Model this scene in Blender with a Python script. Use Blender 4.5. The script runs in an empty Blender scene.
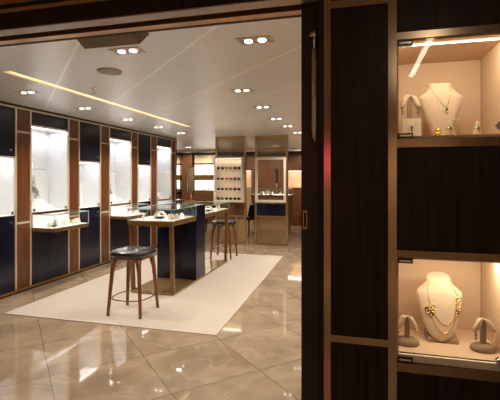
import bpy, bmesh, math, random
from mathutils import Vector, Matrix
random.seed(7)
S = bpy.context.scene
COL = S.collection
PI = math.pi

# ------------------------------------------------------------------ materials
def new_mat(name):
    m = bpy.data.materials.new(name); m.use_nodes = True
    nt = m.node_tree; nt.nodes.clear()
    out = nt.nodes.new('ShaderNodeOutputMaterial')
    return m, nt, out
def N(nt, t, **kw):
    n = nt.nodes.new(t)
    for k, v in kw.items(): setattr(n, k, v)
    return n
def pbsdf(nt, out, col=(.5,.5,.5), rough=.5, metal=0., coat=0., spec=.5, coat_r=.05):
    p = N(nt, 'ShaderNodeBsdfPrincipled')
    p.inputs['Base Color'].default_value = (*col, 1)
    p.inputs['Roughness'].default_value = rough
    p.inputs['Metallic'].default_value = metal
    p.inputs['Coat Weight'].default_value = coat
    p.inputs['Coat Roughness'].default_value = coat_r
    p.inputs['Specular IOR Level'].default_value = spec
    nt.links.new(p.outputs[0], out.inputs[0])
    return p
def noise_col(nt, p, c1, c2, scale=(1,1,1), nscale=5, detail=4, lo=.35, hi=.65, rough_var=None):
    tc = N(nt, 'ShaderNodeTexCoord'); mp = N(nt, 'ShaderNodeMapping'); mp.inputs['Scale'].default_value = scale
    nz = N(nt, 'ShaderNodeTexNoise'); nz.inputs['Scale'].default_value = nscale; nz.inputs['Detail'].default_value = detail
    cr = N(nt, 'ShaderNodeValToRGB')
    cr.color_ramp.elements[0].position = lo; cr.color_ramp.elements[0].color = (*c1,1)
    cr.color_ramp.elements[1].position = hi; cr.color_ramp.elements[1].color = (*c2,1)
    nt.links.new(tc.outputs['Object'], mp.inputs[0]); nt.links.new(mp.outputs[0], nz.inputs[0])
    nt.links.new(nz.outputs[0], cr.inputs[0]); nt.links.new(cr.outputs[0], p.inputs['Base Color'])
    return nz
def plain(name, c1, c2=None, rough=.5, metal=0, coat=0, spec=.5, scale=(1,1,1), nscale=8, bump=0, **k):
    m, nt, out = new_mat(name)
    p = pbsdf(nt, out, c1, rough, metal, coat, spec)
    nz = noise_col(nt, p, c1, c2 or tuple(min(1,x*1.12) for x in c1), scale, nscale, **k)
    if bump:
        b = N(nt, 'ShaderNodeBump'); b.inputs['Strength'].default_value = bump; b.inputs['Distance'].default_value = .002
        nt.links.new(nz.outputs[0], b.inputs['Height']); nt.links.new(b.outputs[0], p.inputs['Normal'])
    return m
def emit(name, col, s):
    m, nt, out = new_mat(name); e = N(nt, 'ShaderNodeEmission')
    e.inputs[0].default_value = (*col,1); e.inputs[1].default_value = s
    nt.links.new(e.outputs[0], out.inputs[0]); return m
def glass(name, tint=(.99,1,.995), ior=1.36, refl=(1,1,1), body=None, bodyw=0):
    m, nt, out = new_mat(name)
    tr = N(nt,'ShaderNodeBsdfTransparent'); tr.inputs[0].default_value = (*tint,1)
    gl = N(nt,'ShaderNodeBsdfGlossy'); gl.inputs['Roughness'].default_value = .01; gl.inputs[0].default_value = (*refl,1)
    fr = N(nt,'ShaderNodeFresnel'); fr.inputs[0].default_value = ior
    mx = N(nt,'ShaderNodeMixShader')
    ge = N(nt,'ShaderNodeNewGeometry'); inv = N(nt,'ShaderNodeMath', operation='SUBTRACT'); inv.inputs[0].default_value = 1
    mu = N(nt,'ShaderNodeMath', operation='MULTIPLY')
    nt.links.new(ge.outputs['Backfacing'], inv.inputs[1]); nt.links.new(inv.outputs[0], mu.inputs[0]); nt.links.new(fr.outputs[0], mu.inputs[1])
    nt.links.new(mu.outputs[0], mx.inputs[0]); nt.links.new(tr.outputs[0], mx.inputs[1]); nt.links.new(gl.outputs[0], mx.inputs[2])
    last = mx
    if body:
        df = N(nt,'ShaderNodeBsdfPrincipled'); df.inputs['Base Color'].default_value = (*body,1); df.inputs['Roughness'].default_value=.3
        df.inputs['Metallic'].default_value=.5
        m2 = N(nt,'ShaderNodeMixShader'); m2.inputs[0].default_value = bodyw
        nt.links.new(mx.outputs[0], m2.inputs[1]); nt.links.new(df.outputs[0], m2.inputs[2]); last = m2
    nt.links.new(last.outputs[0], out.inputs[0]); return m

def grid_mask(nt, period, offA, offB, width, wB=None):
    """45 degree square grid in world X/Y; returns socket: 1 on a joint"""
    g = N(nt,'ShaderNodeNewGeometry'); sx = N(nt,'ShaderNodeSeparateXYZ'); nt.links.new(g.outputs['Position'], sx.inputs[0])
    def M(op, a, b=None):
        n = N(nt,'ShaderNodeMath', operation=op)
        for i, v in enumerate((a,b)):
            if v is None: continue
            if isinstance(v,(int,float)): n.inputs[i].default_value = v
            else: nt.links.new(v, n.inputs[i])
        return n.outputs[0]
    res = None; cells = []
    for (expr, off) in ((M('ADD', sx.outputs[0], sx.outputs[1]), offA), (M('SUBTRACT', sx.outputs[1], sx.outputs[0]), offB)):
        t = M('DIVIDE', M('SUBTRACT', expr, off), period)
        cells.append(M('FLOOR', t))
        fr = M('FRACT', M('ADD', M('SUBTRACT', t, M('FLOOR', t)), .5))
        dist = M('ABSOLUTE', M('SUBTRACT', fr, .5))
        k = M('LESS_THAN', dist, (width if off==offA or wB is None else wB)/period)
        res = k if res is None else M('MAXIMUM', res, k)
    h = M('FRACT', M('MULTIPLY', M('SINE', M('ADD', M('MULTIPLY', cells[0], 12.9898), M('MULTIPLY', cells[1], 78.233))), 437.5))
    return res, h

def marble():
    m, nt, out = new_mat('polished_marble')
    p = pbsdf(nt, out, rough=.045, spec=.95, coat=.0)
    j, h = grid_mask(nt, .975, .36, 3.77, .0028)
    tc = N(nt,'ShaderNodeTexCoord')
    sh = N(nt,'ShaderNodeVectorMath', operation='SCALE'); cmb = N(nt,'ShaderNodeCombineXYZ')
    nt.links.new(h, cmb.inputs[0]); nt.links.new(h, cmb.inputs[2]); nt.links.new(cmb.outputs[0], sh.inputs[0]); sh.inputs[3].default_value = 9
    ad = N(nt,'ShaderNodeVectorMath', operation='ADD'); nt.links.new(tc.outputs['Object'], ad.inputs[0]); nt.links.new(sh.outputs[0], ad.inputs[1])
    n1 = N(nt,'ShaderNodeTexNoise'); n1.inputs['Scale'].default_value = 2.2; n1.inputs['Detail'].default_value = 6; n1.inputs['Distortion'].default_value=1.2
    nt.links.new(ad.outputs[0], n1.inputs[0])
    cr = N(nt,'ShaderNodeValToRGB'); e = cr.color_ramp.elements
    e[0].position=.3; e[0].color=(.235,.17,.112,1); e[1].position=.72; e[1].color=(.38,.285,.195,1)
    nt.links.new(n1.outputs[0], cr.inputs[0])
    n2 = N(nt,'ShaderNodeTexNoise'); n2.inputs['Scale'].default_value = 1.1; n2.inputs['Detail'].default_value = 3; n2.inputs['Distortion'].default_value=1.2
    nt.links.new(ad.outputs[0], n2.inputs[0])
    vr = N(nt,'ShaderNodeValToRGB'); e = vr.color_ramp.elements
    e[0].position=.47; e[0].color=(0,0,0,1); e[1].position=.50; e[1].color=(.35,.35,.35,1)
    x = e.new(.51); x.color=(0,0,0,1)
    nt.links.new(n2.outputs[0], vr.inputs[0])
    mx = N(nt,'ShaderNodeMix', data_type='RGBA'); nt.links.new(vr.outputs[0], mx.inputs[0]); nt.links.new(cr.outputs[0], mx.inputs[6]); mx.inputs[7].default_value=(.45,.36,.26,1)
    m2 = N(nt,'ShaderNodeMix', data_type='RGBA'); nt.links.new(j, m2.inputs[0]); nt.links.new(mx.outputs[2], m2.inputs[6]); m2.inputs[7].default_value=(.045,.03,.02,1)
    nt.links.new(m2.outputs[2], p.inputs['Base Color'])
    return m
def ceil_mat():
    m, nt, out = new_mat('enamelled_ceiling_panels')
    p = pbsdf(nt, out, (.79,.775,.755), rough=.36, spec=.8, metal=.35)
    j, h = grid_mask(nt, .965, .58, 2.87, .016, .006)
    m2 = N(nt,'ShaderNodeMix', data_type='RGBA'); nt.links.new(j, m2.inputs[0]); m2.inputs[6].default_value=(.79,.775,.755,1); m2.inputs[7].default_value=(.97,.95,.93,1)
    nt.links.new(m2.outputs[2], p.inputs['Base Color'])
    tc = N(nt,'ShaderNodeTexCoord'); nz = N(nt,'ShaderNodeTexNoise'); nz.inputs['Scale'].default_value=1.3
    nt.links.new(tc.outputs['Object'], nz.inputs[0])
    b = N(nt,'ShaderNodeBump'); b.inputs['Strength'].default_value=.25; b.inputs['Distance'].default_value=.01
    nt.links.new(nz.outputs[0], b.inputs['Height']); nt.links.new(b.outputs[0], p.inputs['Normal'])
    return m

def mesh_mat():
    m, nt, out = new_mat('bronze_mesh_laminated_glass')
    tr = N(nt,'ShaderNodeBsdfTransparent'); tr.inputs[0].default_value=(.92,.84,.70,1)
    p = N(nt,'ShaderNodeBsdfPrincipled'); p.inputs['Base Color'].default_value=(.52,.41,.27,1); p.inputs['Metallic'].default_value=.6; p.inputs['Roughness'].default_value=.35
    tc = N(nt,'ShaderNodeTexCoord'); w = N(nt,'ShaderNodeTexWave'); w.inputs['Scale'].default_value=30; w.bands_direction='X'
    nt.links.new(tc.outputs['Object'], w.inputs[0])
    cr = N(nt,'ShaderNodeMapRange'); cr.inputs[3].default_value=.12; cr.inputs[4].default_value=.38
    nt.links.new(w.outputs['Fac'], cr.inputs[0])
    mx = N(nt,'ShaderNodeMixShader'); nt.links.new(cr.outputs[0], mx.inputs[0]); nt.links.new(tr.outputs[0], mx.inputs[1]); nt.links.new(p.outputs[0], mx.inputs[2])
    nt.links.new(mx.outputs[0], out.inputs[0]); return m

M = {
 'marble': marble(), 'ceiling': ceil_mat(),
 'carpet': plain('cream_carpet', (.43,.37,.31),(.49,.425,.365), rough=.95, spec=.1, nscale=60, bump=.4, detail=6),
 'walnut': plain('walnut_veneer', (.085,.026,.008),(.165,.057,.018), rough=.32, coat=.1, scale=(9,9,.6), nscale=4, detail=8),
 'walnut_far': plain('walnut_wall', (.10,.042,.020),(.18,.08,.04), rough=.35, scale=(14,14,.5), nscale=3, detail=8),
 'darkwood': plain('dark_rosewood', (.015,.0095,.008),(.038,.018,.014), rough=.4, spec=.2, scale=(12,12,.5), nscale=4, detail=8),
 'darkframe': plain('dark_brown_lacquer', (.012,.008,.006),(.017,.011,.008), rough=.35),
 'black': plain('black_shadow_paint', (.006,.005,.005),(.008,.007,.006), rough=.6),
 'navy': plain('navy_gloss_lacquer', (.006,.007,.020),(.007,.008,.024), rough=.18, coat=.0, spec=.4),
 'charcoal': plain('charcoal_lacquer', (.010,.012,.022),(.012,.015,.027), rough=.22, coat=.0, spec=.35),
 'brass': plain('brushed_brass', (.50,.33,.14),(.58,.40,.19), rough=.28, metal=1, scale=(1,1,30), nscale=6),
 'champagne': plain('champagne_metal', (.66,.54,.40),(.74,.61,.46), rough=.32, metal=.5, scale=(1,1,20), nscale=6),
 'bronze': plain('satin_bronze', (.50,.37,.26),(.56,.42,.30), rough=.16, metal=1, scale=(40,1,1), nscale=6),
 'darkbronze': plain('dark_bronze', (.30,.215,.14),(.36,.26,.175), rough=.2, metal=1, scale=(40,1,1), nscale=6),
 'copper': plain('copper_trim', (.46,.22,.09),(.58,.30,.13), rough=.3, metal=.8, scale=(40,1,1), nscale=5),
 'greybronze': plain('grey_bronze_trim', (.32,.23,.17),(.40,.29,.22), rough=.35, metal=.6, scale=(40,1,1), nscale=5),
 'goldoak': plain('golden_wood', (.17,.09,.027),(.24,.135,.045), rough=.3, metal=.35, scale=(3,3,3), nscale=5, detail=6),
 'goldslab': plain('golden_base_plate', (.33,.21,.08),(.42,.28,.12), rough=.22, metal=.7, scale=(3,3,3), nscale=5, detail=6),
 'gold': plain('gold', (.95,.62,.16),(1,.72,.25), rough=.2, metal=1),
 'chrome': plain('chrome', (.75,.72,.70),(.85,.82,.8), rough=.12, metal=1),
 'black_metal': plain('blackened_metal', (.02,.018,.016),(.03,.027,.024), rough=.3, metal=.6),
 'white_liner': plain('white_niche_liner', (.76,.77,.80),(.80,.81,.84), rough=.6),
 'white_gloss': plain('white_acrylic_block', (.92,.92,.92),(.95,.95,.95), rough=.2),
 'cream_liner': plain('cream_fabric_liner', (.62,.45,.31),(.66,.485,.335), rough=.8, nscale=200, bump=.1),
 'suede': plain('beige_suede', (.60,.46,.33),(.68,.53,.385), rough=.85, nscale=120, bump=.15),
 'taupe': plain('taupe_suede', (.27,.19,.125),(.32,.23,.155), rough=.8, nscale=100),
 'cream': plain('cream_leatherette', (.72,.63,.52),(.80,.70,.58), rough=.6),
 'offwhite': plain('off_white_frame', (.68,.63,.57),(.74,.69,.62), rough=.4),
 'leather': plain('black_leather', (.010,.009,.009),(.019,.016,.016), rough=.24, coat=.5, nscale=30, bump=.15),
 'stoolwood': plain('reddish_walnut', (.125,.038,.012),(.215,.068,.022), rough=.3, coat=.3, scale=(8,8,.8), nscale=5, detail=6),
 'graycard': plain('grey_printed_card', (.10,.11,.13),(.75,.74,.74), rough=.5, nscale=9, detail=5, lo=.38, hi=.58),
 'emerald': plain('emerald_gem', (.01,.18,.10),(.02,.30,.18), rough=.08, coat=1),
 'teal': plain('dark_blue_gem', (.02,.07,.09),(.05,.13,.16), rough=.1, coat=1),
 'silver': plain('silver', (.7,.7,.72),(.85,.85,.87), rough=.15, metal=1),
 'glass': glass('clear_glass'), 'glassedge': plain('green_glass_edge', (.22,.44,.38),(.32,.56,.50), rough=.15, coat=.5),
 'bronzeglass': glass('bronze_tinted_glass', (.74,.66,.54), 1.7, (1,.92,.8), (.36,.29,.21), .25),
 'mesh': mesh_mat(),
 'mirrorglass': plain('mirror_silvering', (.42,.45,.43),(.46,.5,.47), rough=.03, metal=1),
 'wallpaint': plain('warm_beige_plaster', (.42,.31,.21),(.47,.35,.24), rough=.7),
 'corridor': plain('corridor_panel', (.42,.30,.19),(.48,.35,.23), rough=.5),
 'tanpanel': plain('tan_leather_panel', (.40,.27,.15),(.47,.33,.19), rough=.5),
 'greywhite': plain('speaker_grille', (.30,.26,.22),(.40,.36,.31), rough=.6, nscale=150),
 'brownbox': plain('brown_enamel', (.20,.15,.10),(.23,.175,.12), rough=.4, metal=.3),
 'lamp': emit('lamp_glow', (1,.95,.86), 4.5), 'led': emit('led_glow', (1,.86,.66), 10), 'cove': emit('cove_led_glow', (1,.82,.56), .85),
 'ledline': emit('led_line_white', (1,.92,.80), 6), 'led_hall': emit('corridor_led_line', (1,.88,.68), 22),
}
M['redglow'] = emit('red_glow',(1,.12,.2),1.3)
M['ledsoft'] = emit('soft_led_glow',(1,.86,.66),2.2)
M['cove_line'] = emit('cove_line_glow',(1,.9,.72),1.6)
M['cove_lining'] = plain('cove_lining', (.75,.58,.36),(.8,.63,.4), rough=.5)

# ------------------------------------------------------------------ mesh helpers
class MB:
    def __init__(s): s.bm = bmesh.new(); s.mats = []; s.mi = 0
    def use(s, m):
        if m not in s.mats: s.mats.append(m)
        s.mi = s.mats.index(m); return s
    def _f(s, vs, smooth=False):
        try:
            f = s.bm.faces.new(vs); f.material_index = s.mi; f.smooth = smooth; return f
        except ValueError: return None
    def box(s, x0,x1,y0,y1,z0,z1):
        if x0>x1: x0,x1=x1,x0
        if y0>y1: y0,y1=y1,y0
        if z0>z1: z0,z1=z1,z0
        v=[s.bm.verts.new(p) for p in ((x0,y0,z0),(x1,y0,z0),(x1,y1,z0),(x0,y1,z0),(x0,y0,z1),(x1,y0,z1),(x1,y1,z1),(x0,y1,z1))]
        for q in ((3,2,1,0),(4,5,6,7),(0,1,5,4),(1,2,6,5),(2,3,7,6),(3,0,4,7)): s._f([v[i] for i in q])
        return s
    def rings(s, rings, smooth=True, caps=True, closed=False):
        R=[[s.bm.verts.new(p) for p in r] for r in rings]
        n=len(R[0]); pairs=list(zip(R,R[1:]))
        if closed: pairs.append((R[-1],R[0]))
        for a,b in pairs:
            for i in range(n): s._f([a[i],a[(i+1)%n],b[(i+1)%n],b[i]], smooth)
        if caps and not closed:
            s._f(list(reversed(R[0]))); s._f(R[-1])
        return s
    def tube(s, pts, rad, seg=10, closed=False, smooth=True, square=False):
        pts=[Vector(p) for p in pts]; rr=[]; n=len(pts)
        if not isinstance(rad,(list,tuple)): rad=[rad]*n
        for i,p in enumerate(pts):
            if closed: t=pts[(i+1)%n]-pts[i-1]
            else: t=pts[min(i+1,n-1)]-pts[max(i-1,0)]
            t.normalize(); up=Vector((0,0,1)) if abs(t.z)<.9 else Vector((0,1,0))
            a=t.cross(up).normalized(); b=a.cross(t).normalized()
            if abs(t.z)>=.9: a=Vector((1,0,0)); a=(a-t*a.dot(t)).normalized(); b=t.cross(a)
            ring=[]
            for k in range(seg):
                an=2*PI*k/seg+(PI/4 if square else 0)
                ring.append(p+(a*math.cos(an)+b*math.sin(an))*rad[i]*(1.414 if square else 1))
            rr.append(ring)
        return s.rings(rr, smooth, True, closed)
    def lathe(s, c, prof, seg=24, sx=1, sy=1):
        return s.rings([[(c[0]+r*sx*math.cos(2*PI*k/seg), c[1]+r*sy*math.sin(2*PI*k/seg), c[2]+z) for k in range(seg)] for r,z in prof])
    def ball(s, c, r, seg=12, sz=1):
        return s.lathe(c, [(max(1e-4,r*math.sin(PI*i/8)), -r*sz*math.cos(PI*i/8)) for i in range(9)], seg)
    def xform(s, mat): bmesh.ops.transform(s.bm, matrix=mat, verts=s.bm.verts); return s
    def build(s, name, mat, parent=None, loc=None, bevel=0):
        if mat and not s.mats: s.mats=[mat]
        bmesh.ops.recalc_face_normals(s.bm, faces=s.bm.faces)
        me=bpy.data.meshes.new(name); s.bm.to_mesh(me); s.bm.free()
        for m in s.mats: me.materials.append(M[m])
        o=bpy.data.objects.new(name, me); COL.objects.link(o)
        if parent: o.parent=parent
        if loc: o.location=loc
        if bevel:
            b=o.modifiers.new('bevel','BEVEL'); b.width=bevel; b.segments=2; b.limit_method='ANGLE'
        return o
def box(name, mat, parent, *a, bevel=0):
    return MB().box(*a).build(name, mat, parent, bevel=bevel)
def thing(name, label, cat, loc=(0,0,0), rz=0, group=None):
    o=bpy.data.objects.new(name,None); COL.objects.link(o); o.location=loc; o.rotation_euler=(0,0,rz); o.empty_display_size=.05
    o['label']=label; o['category']=cat
    if group: o['group']=group
    return o
def tag(o,label,cat,group=None):
    o['label']=label; o['category']=cat
    if group: o['group']=group
    return o
def struct(o): o['kind']='structure'; return o
KIDS={}
def copy_tree(o, parent=None):
    c=o.copy(); COL.objects.link(c)
    if parent: c.parent=parent
    for ch in [x for x in COL.objects if x.parent==o]: copy_tree(ch,c)
    return c
def clone(o, loc, rz=0, label=None):
    c=copy_tree(o); c.location=loc; c.rotation_euler=(0,0,rz)
    if label: c['label']=label
    return c

# ------------------------------------------------------------------ shell
XL=-4.156; H=2.38
struct(box('floor','marble',None,-9,4,-4,14,-.1,0))
struct(MB().box(-9,1.6,2.16,2.925,H,H+.1).box(-9,1.6,6.925,14,H,H+.1).box(-9,-3.008,2.925,6.925,H,H+.1).box(-2.912,1.6,2.925,6.925,H,H+.1).build('ceiling','ceiling'))
struct(box('wall_back','walnut_far',None,-9,1.6,13.0,13.1,0,H))
struct(box('wall_right','wallpaint',None,1.5,1.6,2.33,13,0,H))
struct(MB().box(-4.58,-4.505,2.16,8.88,0,H).build('wall_left','walnut'))
struct(box('wall_left_front','walnut',None,-4.505,XL-.02,2.2,3.70,0,H))
struct(box('wall_return','walnut_far',None,-9,-4.165,8.915,9.0,0,H))
struct(box('wall_far_left','wallpaint',None,-9,-8.9,9,13,0,H))
struct(box('trim_1','black',None,-4.5,XL+.004,3.44,8.915,2.352,H))           # black strip painted as the shadow gap over the showcases
struct(box('trim_2','champagne',None,-4.5,XL+.006,3.44,8.915,2.33,2.352))
struct(box('baseboard_left','brass',None,-4.5,XL+.008,3.44,8.915,.022,.05))
struct(box('trim_3','black',None,-4.5,XL-.015,3.44,8.915,0,.022))
# carpet
tag(MB().rings([[(-3.67,3.598,z),(-1.27,3.598,z),(-1.36,7.6,z),(-3.67,7.6,z)] for z in (.0005,.008)],smooth=False).build('carpet','carpet'),
    'pale cream rectangular carpet laid on the marble under the island counter','carpet')
# corridor in front of the shop
struct(box('wall_corridor_back','corridor',None,-5,3.2,-3.1,-3,0,2.62))
struct(box('wall_corridor_right','corridor',None,3.1,3.2,-3,1.92,0,2.62))
struct(box('wall_corridor_left','corridor',None,-5.1,-5,-3,1.92,0,2.62))
struct(box('ceiling_corridor','wallpaint',None,-5,3.2,-3,1.92,2.62,2.7))

# ------------------------------------------------------------------ left wall pilasters and showcases
pil_spans=[(4.24,4.506),(5.212,5.472),(5.992,6.268),(6.956,7.211),(7.709,7.992),(8.669,8.909)]
pil_lab=['walnut pilaster right of the leftmost showcase, nearest to the camera',
 'walnut pilaster between the wide showcase with the lone counter and the next narrow one',
 'walnut pilaster just behind the seat of the near stool, left of the second wide showcase',
 'walnut pilaster behind the left end of the island counter, second wide showcase on its left',
 'walnut pilaster left of the last wide showcase, behind the island counter',
 'last walnut pilaster at the far end of the showcase wall']
pr=None
for (y0,y1),lab in zip(pil_spans,pil_lab):
    if pr is None or abs((y1-y0)-.262)>.0:
        t=thing('wood_pilaster',lab,'pilaster',(XL,y0,0),0,'walnut pilasters along the showcase wall')
        w=y1-y0
        box('panel','walnut',t,-.344,0,.026,w-.026,.05,2.33)
        box('edge_strip','champagne',t,-.344,.006,0,.0255,.05,2.33)
        box('edge_strip','champagne',t,-.344,.006,w-.0255,w,.05,2.33)
        box('cross_bar','champagne',t,0,.007,.026,w-.026,2.03,2.056)
        box('cross_bar','champagne',t,0,.007,.026,w-.026,.872,.898)

def liner(t, w, z0, z1, mat='white_liner', d=.335):
    m=MB().box(-d-.008,-d,0,w,z0,z1).box(-d,-.012,0,.008,z0,z1).box(-d,-.012,w-.008,w,z0,z1).box(-d,-.012,0,w,z1-.008,z1).box(-d,-.012,0,w,z0,z0+.008)
    return m.build('niche_liner',mat,t)
def area(name, loc, rot, sx, sy, power, col=(1,.95,.88), spread=PI):
    l=bpy.data.lights.new(name,'AREA'); l.shape='RECTANGLE'; l.size=sx; l.size_y=sy; l.energy=power; l.color=col; l.spread=spread
    o=bpy.data.objects.new(name,l); COL.objects.link(o); o.location=loc; o.rotation_euler=rot; return o
NICHE_W=.15
def narrow_case(y0,y1,lab):
    w=y1-y0
    t=thing('narrow_showcase',lab,'display cabinet',(XL,y0,0),0,'narrow lit showcases in the left wall')
    p=box('upper_door','charcoal',t,-.02,.0,.006,w-.006,1.725,2.328); MB().lathe((0,0,0),[(.001,0),(.013,.0),(.013,.012),(.009,.018),(.001,.018)],14).xform(Matrix.Translation((0,w-.07,1.80))@Matrix.Rotation(PI/2,4,'Y')).build('knob','brass',p)
    box('upper_rail','champagne',t,-.02,.006,.0,w,1.708,1.725)
    liner(t,w,.985,1.708)
    g=box('glass_pane','glass',t,-.008,-.003,.004,w-.004,.999,1.706)
    for zz in (1.02,):
        MB().box(-.012,.006,w-.055,w-.03,zz-.015,zz+.02).build('glass_clamp','bronze',t)
    box('led_bar','ledline',t,-.06,-.035,.03,w-.03,1.688,1.698)
    box('sill_rail','bronze',t,-.02,.006,.0,w,.975,.99)
    q=box('lower_door','navy',t,-.02,0,.006,w-.006,.052,.975); MB().lathe((0,0,0),[(.001,0),(.013,.0),(.013,.012),(.009,.018),(.001,.018)],14).xform(Matrix.Translation((0,w-.07,.905))@Matrix.Rotation(PI/2,4,'Y')).build('knob','brass',q)
    area('niche_light',(XL-.16,y0+w/2,1.69),(0,0,0),.2,w-.08,NICHE_W*3.6*w/.5,(.97,.95,1))
    return t
def wide_case(y0,y1,lab,z_top=2.145):
    w=y1-y0
    t=thing('wide_showcase',lab,'display cabinet',(XL,y0,0),0,'wide lit showcases in the left wall')
    box('fascia_panel','charcoal',t,-.02,0,.006,w-.006,z_top+.015,2.328)
    box('upper_rail','champagne',t,-.02,.006,.0,w,z_top,z_top+.015)
    liner(t,w,1.0,z_top)
    box('glass_pane','glass',t,-.008,-.003,.004,w-.004,1.012,z_top-.002)
    for yy in (.05,w-.05):
        MB().box(-.012,.006,yy-.013,yy+.013,1.012,1.048).build('glass_clamp','bronze',t)
    box('led_bar','ledline',t,-.06,-.035,.03,w-.03,z_top-.02,z_top-.01)
    box('sill_rail','bronze',t,-.02,.008,.0,w,.985,1.0)
    box('lower_panel','charcoal',t,-.02,0,.006,w-.006,.052,.985)
    area('niche_light',(XL-.16,y0+w/2,z_top-.025),(0,0,0),.2,w-.08,NICHE_W*9.6,(.97,.95,1))
    return t
narrow_case(3.72,4.24,'narrow lit showcase with black upper door at the left edge of the picture')
wide_case(4.506,5.212,'nearest wide white showcase, grey picture card inside, above the lone wall counter')
narrow_case(5.472,5.992,'narrow lit showcase with a blue glint on its dark upper door')
wide_case(6.268,6.956,'second wide white showcase, directly behind the seat of the near stool')
narrow_case(7.211,7.709,'narrow lit showcase farthest along the left wall, above the island counter')
wide_case(7.992,8.669,'farthest wide white showcase beside the end of the showcase wall')
# contents of the wide showcases
for i,(y0,y1) in enumerate([(4.506,5.212),(6.268,6.956),(7.992,8.669)]):
    where=['nearest wide showcase','second wide showcase','farthest wide showcase'][i]
    w=y1-y0
    tag(MB().use('glass').box(-4.478,-4.25,y0+.012,y0+.37,1.575,1.583).use('glassedge').box(-4.25,-4.247,y0+.012,y0+.37,1.575,1.583).build('glass_shelf',None),'small clear glass shelf high in the '+where,'shelf','glass shelves in the wide showcases')
    s=MB(); s.use('white_gloss').box(-4.40,-4.20,y0+.03,y0+.44,1.0085,1.09).box(-4.40,-4.24,y0+.16,y0+.34,1.09,1.16).box(-4.28,-4.18,y0+.33,y0+.50,1.0085,1.035)
    tag(s.build('stepped_riser',None),'stepped white block riser on the floor of the '+where,'display riser','white risers in the wide showcases')
    c=MB().box(-.004,.004,-.135,.135,0,.34).xform(Matrix.Translation((-4.30,y0+.19,1.162))@Matrix.Rotation(-.16,4,'Y')@Matrix.Rotation(.2,4,'X')).build('picture_card','graycard')
    tag(c,'grey printed picture card leaning in the '+where,'picture card','grey picture cards in the showcases')
    tr=thing('jewellery_stand','small silver jewellery stand on the glass shelf of the '+where,'jewellery stand',(-4.36,y0+.24,1.583),0,'silver stands on glass shelves')
    MB().lathe((0,0,0),[(.001,0),(.03,0),(.03,.006),(.004,.01),(.004,.13),(.001,.132)],14).build('pole','silver',tr)
    MB().tube([(0,-.035,.10),(0,.035,.105)],.004,6).tube([(0,.0,.06),(0,.04,.085)],.004,6).build('arm','silver',tr)
    b=MB().tube([(.03*math.cos(a),.03*math.sin(a),.004) for a in [2*PI*k/20 for k in range(20)]],.004,6,closed=True)
    o=b.build('bracelet','silver',None,(-4.33,y0+.10,1.584)); tag(o,'silver bracelet lying on the glass shelf of the '+where,'bracelet','silver bracelets on glass shelves')

# ------------------------------------------------------------------ small jewellery forms
def ring_cone(loc, lab, group, s=1.0, gem='emerald', mat='cream'):
    t=thing('ring_cone',lab,'ring display',loc,0,group)
    MB().lathe((0,0,0),[(.018*s,0),(.017*s,.012*s),(.011*s,.035*s),(.008*s,.052*s),(.003*s,.058*s),(.0005,.0585*s)],16).build('cone',mat,t)
    r=MB().tube([(.0125*s*math.cos(a),.0125*s*math.sin(a),.030*s+.002*math.sin(a)) for a in [2*PI*k/18 for k in range(18)]],.0022*s,6,closed=True).build('ring','gold',t)
    MB().ball((0,-.0145*s,.031*s),.005*s,10).build('gem',gem,r)
    return t
def neck_ramp(loc, lab, group, rz=0, s=1.0):
    t=thing('necklace_ramp',lab,'necklace display',loc,rz,group)
    prof=[(-.035,0),(.035,0),(.035,.012),(-.0,.055),(-.02,.055),(-.035,.012)]
    MB().rings([[(x*s,y*s,z*s) for (y,z) in prof] for x in (-.03,.03)],smooth=False).build('ramp','cream',t,bevel=.002)
    MB().tube([(.018*s*math.sin(a)*1.0, (.034-.034*(1-math.cos(a))/2*1.0)*s-.0, (.016+.040*(1-math.cos(a))/2)*s) for a in [PI*k/14-PI/2 for k in range(15)]],.0018*s,5).build('chain','silver',t)
    return t
def collar(loc, lab, group, rz=0, s=1.0):
    t=thing('bracelet_roll',lab,'bracelet display',loc,rz,group)
    n=20
    rings=[]
    for k in range(n+1):
        a=-.15+(PI+.3)*k/n
        cx,cz=math.cos(a)*.045*s, math.sin(a)*.048*s+.008
        rings.append([(cx+math.cos(a)*.009*s*math.cos(b), .028*s*math.sin(b), cz+math.sin(a)*.009*s*math.cos(b)) for b in [2*PI*j/10 for j in range(10)]])
    MB().rings(rings).build('arch','cream',t)
    MB().box(-.026*s,.026*s,-.02*s,.02*s,0,.018*s).build('dark_pad','black_metal',t)
    return t

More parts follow.
